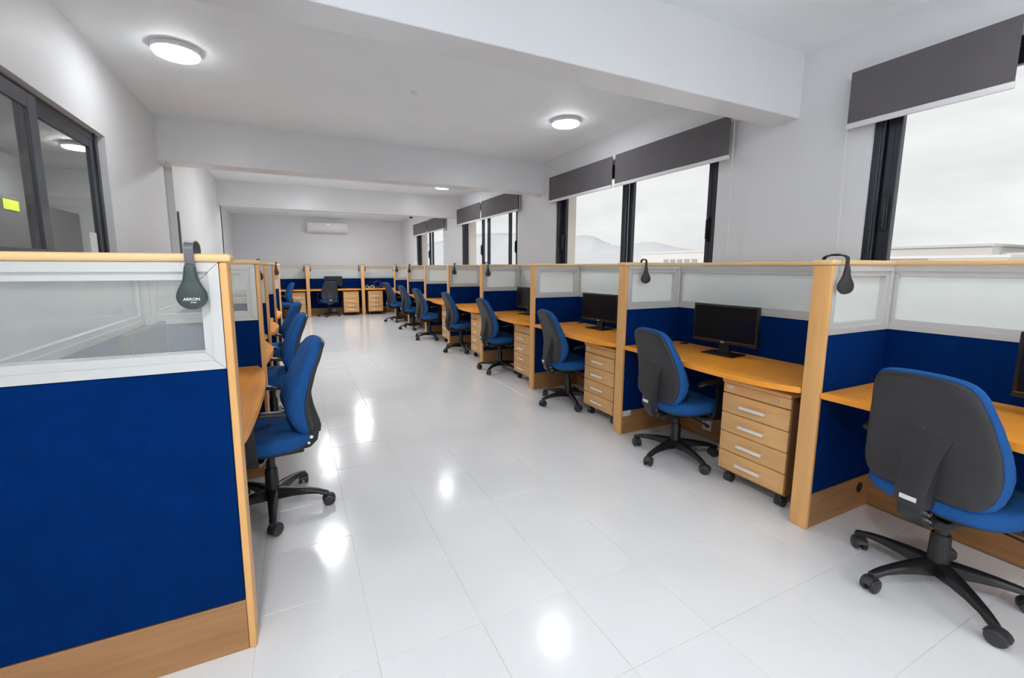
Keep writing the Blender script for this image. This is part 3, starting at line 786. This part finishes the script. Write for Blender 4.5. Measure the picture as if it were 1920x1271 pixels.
for y0, y1, w, ch in BL:
    o = make_blind(y1 - y0); o.location = (3.055, y0, 2.54)
    if ch:
        yy = (y1 - y0 + .008) if w == 1 else -.008
        c = MB(); c.tube([(.024, yy, -.03), (.024, yy - .012, -.6), (.024, yy - .02, -1.05)], .0022, 6); c.tube([(.03, yy, -.03), (.032, yy + .004, -.6), (.024, yy - .02, -1.05)], .0022, 6)
        c.build('bead_chain', 'white_plastic', o, True)
    half_ = ('far' if ch else 'near') if w == 1 else ('near' if ch else 'far')
    tag(o, 'grey roller blind over the %s half of the %s window' % (half_, ORD[w]), 'blind', 'grey roller blinds')

# ------------------------------------------------------------------ ceiling fittings
def make_lamp(dm='lamp_diffuser'):
    r = empty('ceiling_lamp')
    MB().lathe([(.128, 0), (.136, -.004), (.136, -.030), (.131, -.034)], n=40).build('rim', 'white_plastic', r, True)
    MB().lathe([(.129, -.024), (.129, -.036), (.126, -.042), (.115, -.047), (.08, -.051), (.03, -.052)], n=40).build('diffuser', dm, r, True, angle=60)
    return r
lamp = make_lamp()  # beam-hidden and rearward lamps below are unseen, added to brighten the room
ll = [(-.61, 3.59, 'round white ceiling lamp between the first two beams on the wall side'), (2.45, 3.66, 'round white ceiling lamp between the first two beams by the windows'), (2.42, 7.36, 'round ceiling lamp just glimpsed past the second beam'),
      (.3, 6.5, 'added unseen round ceiling lamp past the second beam over the aisle'), (2.45, .33, 'round ceiling lamp before the first beam by the windows'), (-.3, .0, 'round ceiling lamp before the first beam on the wall side'),
      (.5, 9.6, 'added unseen round ceiling lamp past the third beam'), (1.5, 11.5, 'added unseen round ceiling lamp over the end of the aisle'), (2.3, -2.9, 'added unseen round ceiling lamp behind the camera by the windows'), (-.4, -2.9, 'added unseen round ceiling lamp behind the camera on the wall side'),
      (2.3, -5.2, 'rearmost added unseen round ceiling lamp by the windows'), (-.4, -5.2, 'rearmost added unseen round ceiling lamp on the wall side'), (-2.2, 3.0, 'round ceiling lamp in the corridor behind the dark framed window'), (-2.2, 6.8, 'round ceiling lamp at the far end of the corridor')]
lamp_f = make_lamp('lamp_diffuser_full')
for i, (x, y, lb) in enumerate(ll):
    o = lamp if i == 0 else (lamp_f if i == 3 else copy_tree(lamp if i in (1, 2, 4) else lamp_f))
    o.location = (x, y, CEIL); tag(o, lb, 'lamp', 'round ceiling lamps')
b = MB(); b.lathe([(.030, 0), (.030, -.008), (.022, -.014), (.005, -.015)], (0, 0, 0), 24)
tag(b.build('smoke_sensor', 'white_plastic', None, True, (.965, 3.62, CEIL)), 'tiny white round sensor on the ceiling between the two lamps', 'sensor')
r = tag(empty('dome_camera', (2.72, 10.8, CEIL)), 'tiny black dome camera under the ceiling above the corner', 'camera')
MB().lathe([(.05, 0), (.05, -.14), (.045, -.15)], n=20).build('mount', 'white_plastic', r, True)
MB().lathe([(.045, -.15), (.042, -.18), (.028, -.20), (.008, -.207)], n=20).build('dome', 'dome_black', r, True)

# air conditioner
r = tag(empty('air_conditioner', (.96, YB - .002, 2.35)), 'white split air conditioner high on the back wall', 'air conditioner')
b = MB(); x = .545
sec = [(-.0, 0), (-.12, 0), (-.17, .03), (-.20, .085), (-.205, .2), (-.19, .285), (-.15, .30), (0, .30)]
b.rings([[(xx * 1.0, y, z) for y, z in sec] for xx in (-x, x)]); b.build('body', 'white_plastic', r, True, angle=30)
b = MB(); b.box(-x + .03, x - .03, -.215, -.203, .10, .275, .006, 2); b.build('front_panel', 'white_plastic', r, True)
b = MB(); b.strip([(-x + .05, -.185, .058), (x - .05, -.185, .058)], (0, .6, .8), .03, .006, None); b.build('louver', 'white_rail', r)
b = MB(); b.box(-.05, .05, -.2165, -.2145, .215, .25, .001, 1); b.build('badge', 'chrome', r)

# ------------------------------------------------------------------ small things
r = tag(empty('white_cup', (3.025, 11.55, HT + .0265)), 'white cup turned upside down on the far screen of the window row', 'cup')
MB().lathe([(.045, 0), (.042, .05), (.032, .085), (.028, .088)], n=24).build('cup_body', 'white_plastic', r, True)
hd = MB(); hd.tube([(0, -.040, .02), (0, -.068, .03), (0, -.066, .06), (0, -.036, .07)], .005, 8); hd.build('cup_handle', 'white_plastic', r, True)
# coils of dark cable on the corner desk, and the two white headsets in front of them
random.seed(11)
for k, (x, y, R, tilt, mt, lb) in enumerate(((2.06, 13.26, .095, .9, 'headset_black', 'black coil of cable in the heap on the corner desk, nearest the post'), (2.27, 13.22, .10, 1.1, 'cable_violet', 'violet blue coil of cable standing in the middle of the corner desk heap'),
                                 (2.50, 13.25, .10, .7, 'headset_grey', 'grey coil of cable at the chair end of the corner desk heap'))):
    pts = [((R + .012 * math.sin(2.3 * t)) * math.cos(t), R * math.sin(t) * math.cos(tilt) * .6 + .02 * math.sin(1.7 * t), R * math.sin(tilt) * (1 + math.sin(t)) + .010 + .03 * abs(math.sin(t * .31))) for t in [i * .3 for i in range(110)]]
    b = MB(); b.tube(pts, .008, 6)
    tag(b.build('cable_coil', mt, None, True, (x, y, ZD + .002)), lb, 'cable', 'cable coils heaped on the corner desk')
for k, x in enumerate((1.93, 2.07)):
    r = tag(empty('white_headphone', (x, 13.0, ZD + .001)), ['white ringed headphone lying by the end row post', 'white ringed headphone lying a little off the end row post'][k], 'headphone', 'white ringed headphones on the corner desk')
    b = MB(); b.tube([(.042 * math.cos(t), -.01, .048 + .042 * math.sin(t)) for t in [2 * PI * i / 20 for i in range(21)]], .008, 8); b.build('ring', 'white_plastic', r, True)
    b = MB(); b.cyl((0, -.004, .048), (0, .02, .048), .036, n=20); b.build('ear_pad', 'headset_black', r, True)
    b = MB(); b.box(.055, .066, -.012, .010, .002, .07, .003, 1); b.build('clip', 'white_plastic', r)
# sockets on the end row kick boards
for k, (x, y, z, a) in enumerate(((1.97, YBR + DEPTH + .0045, .06, 0), (1.03, YBR + DEPTH + .0045, .10, 0), (XR + DEPTH + .0042, 2.33, .10, -PI / 2))):
    r = tag(empty('wall_socket', (x, y, z), a), ['white socket low under the corner desk of the end row', 'white socket low under the middle desk of the end row', 'white socket on the kick board under the wide monitor desk'][k], 'socket', 'sockets under the desks')
    MB().box(-.04, .04, -.008, 0, -.035, .05, .003, 2).build('plate', 'white_plastic', r, True)
    MB().box(-.012, .012, -.010, -.008, -.01, .02).build('pin_holes', 'black_plastic', r)
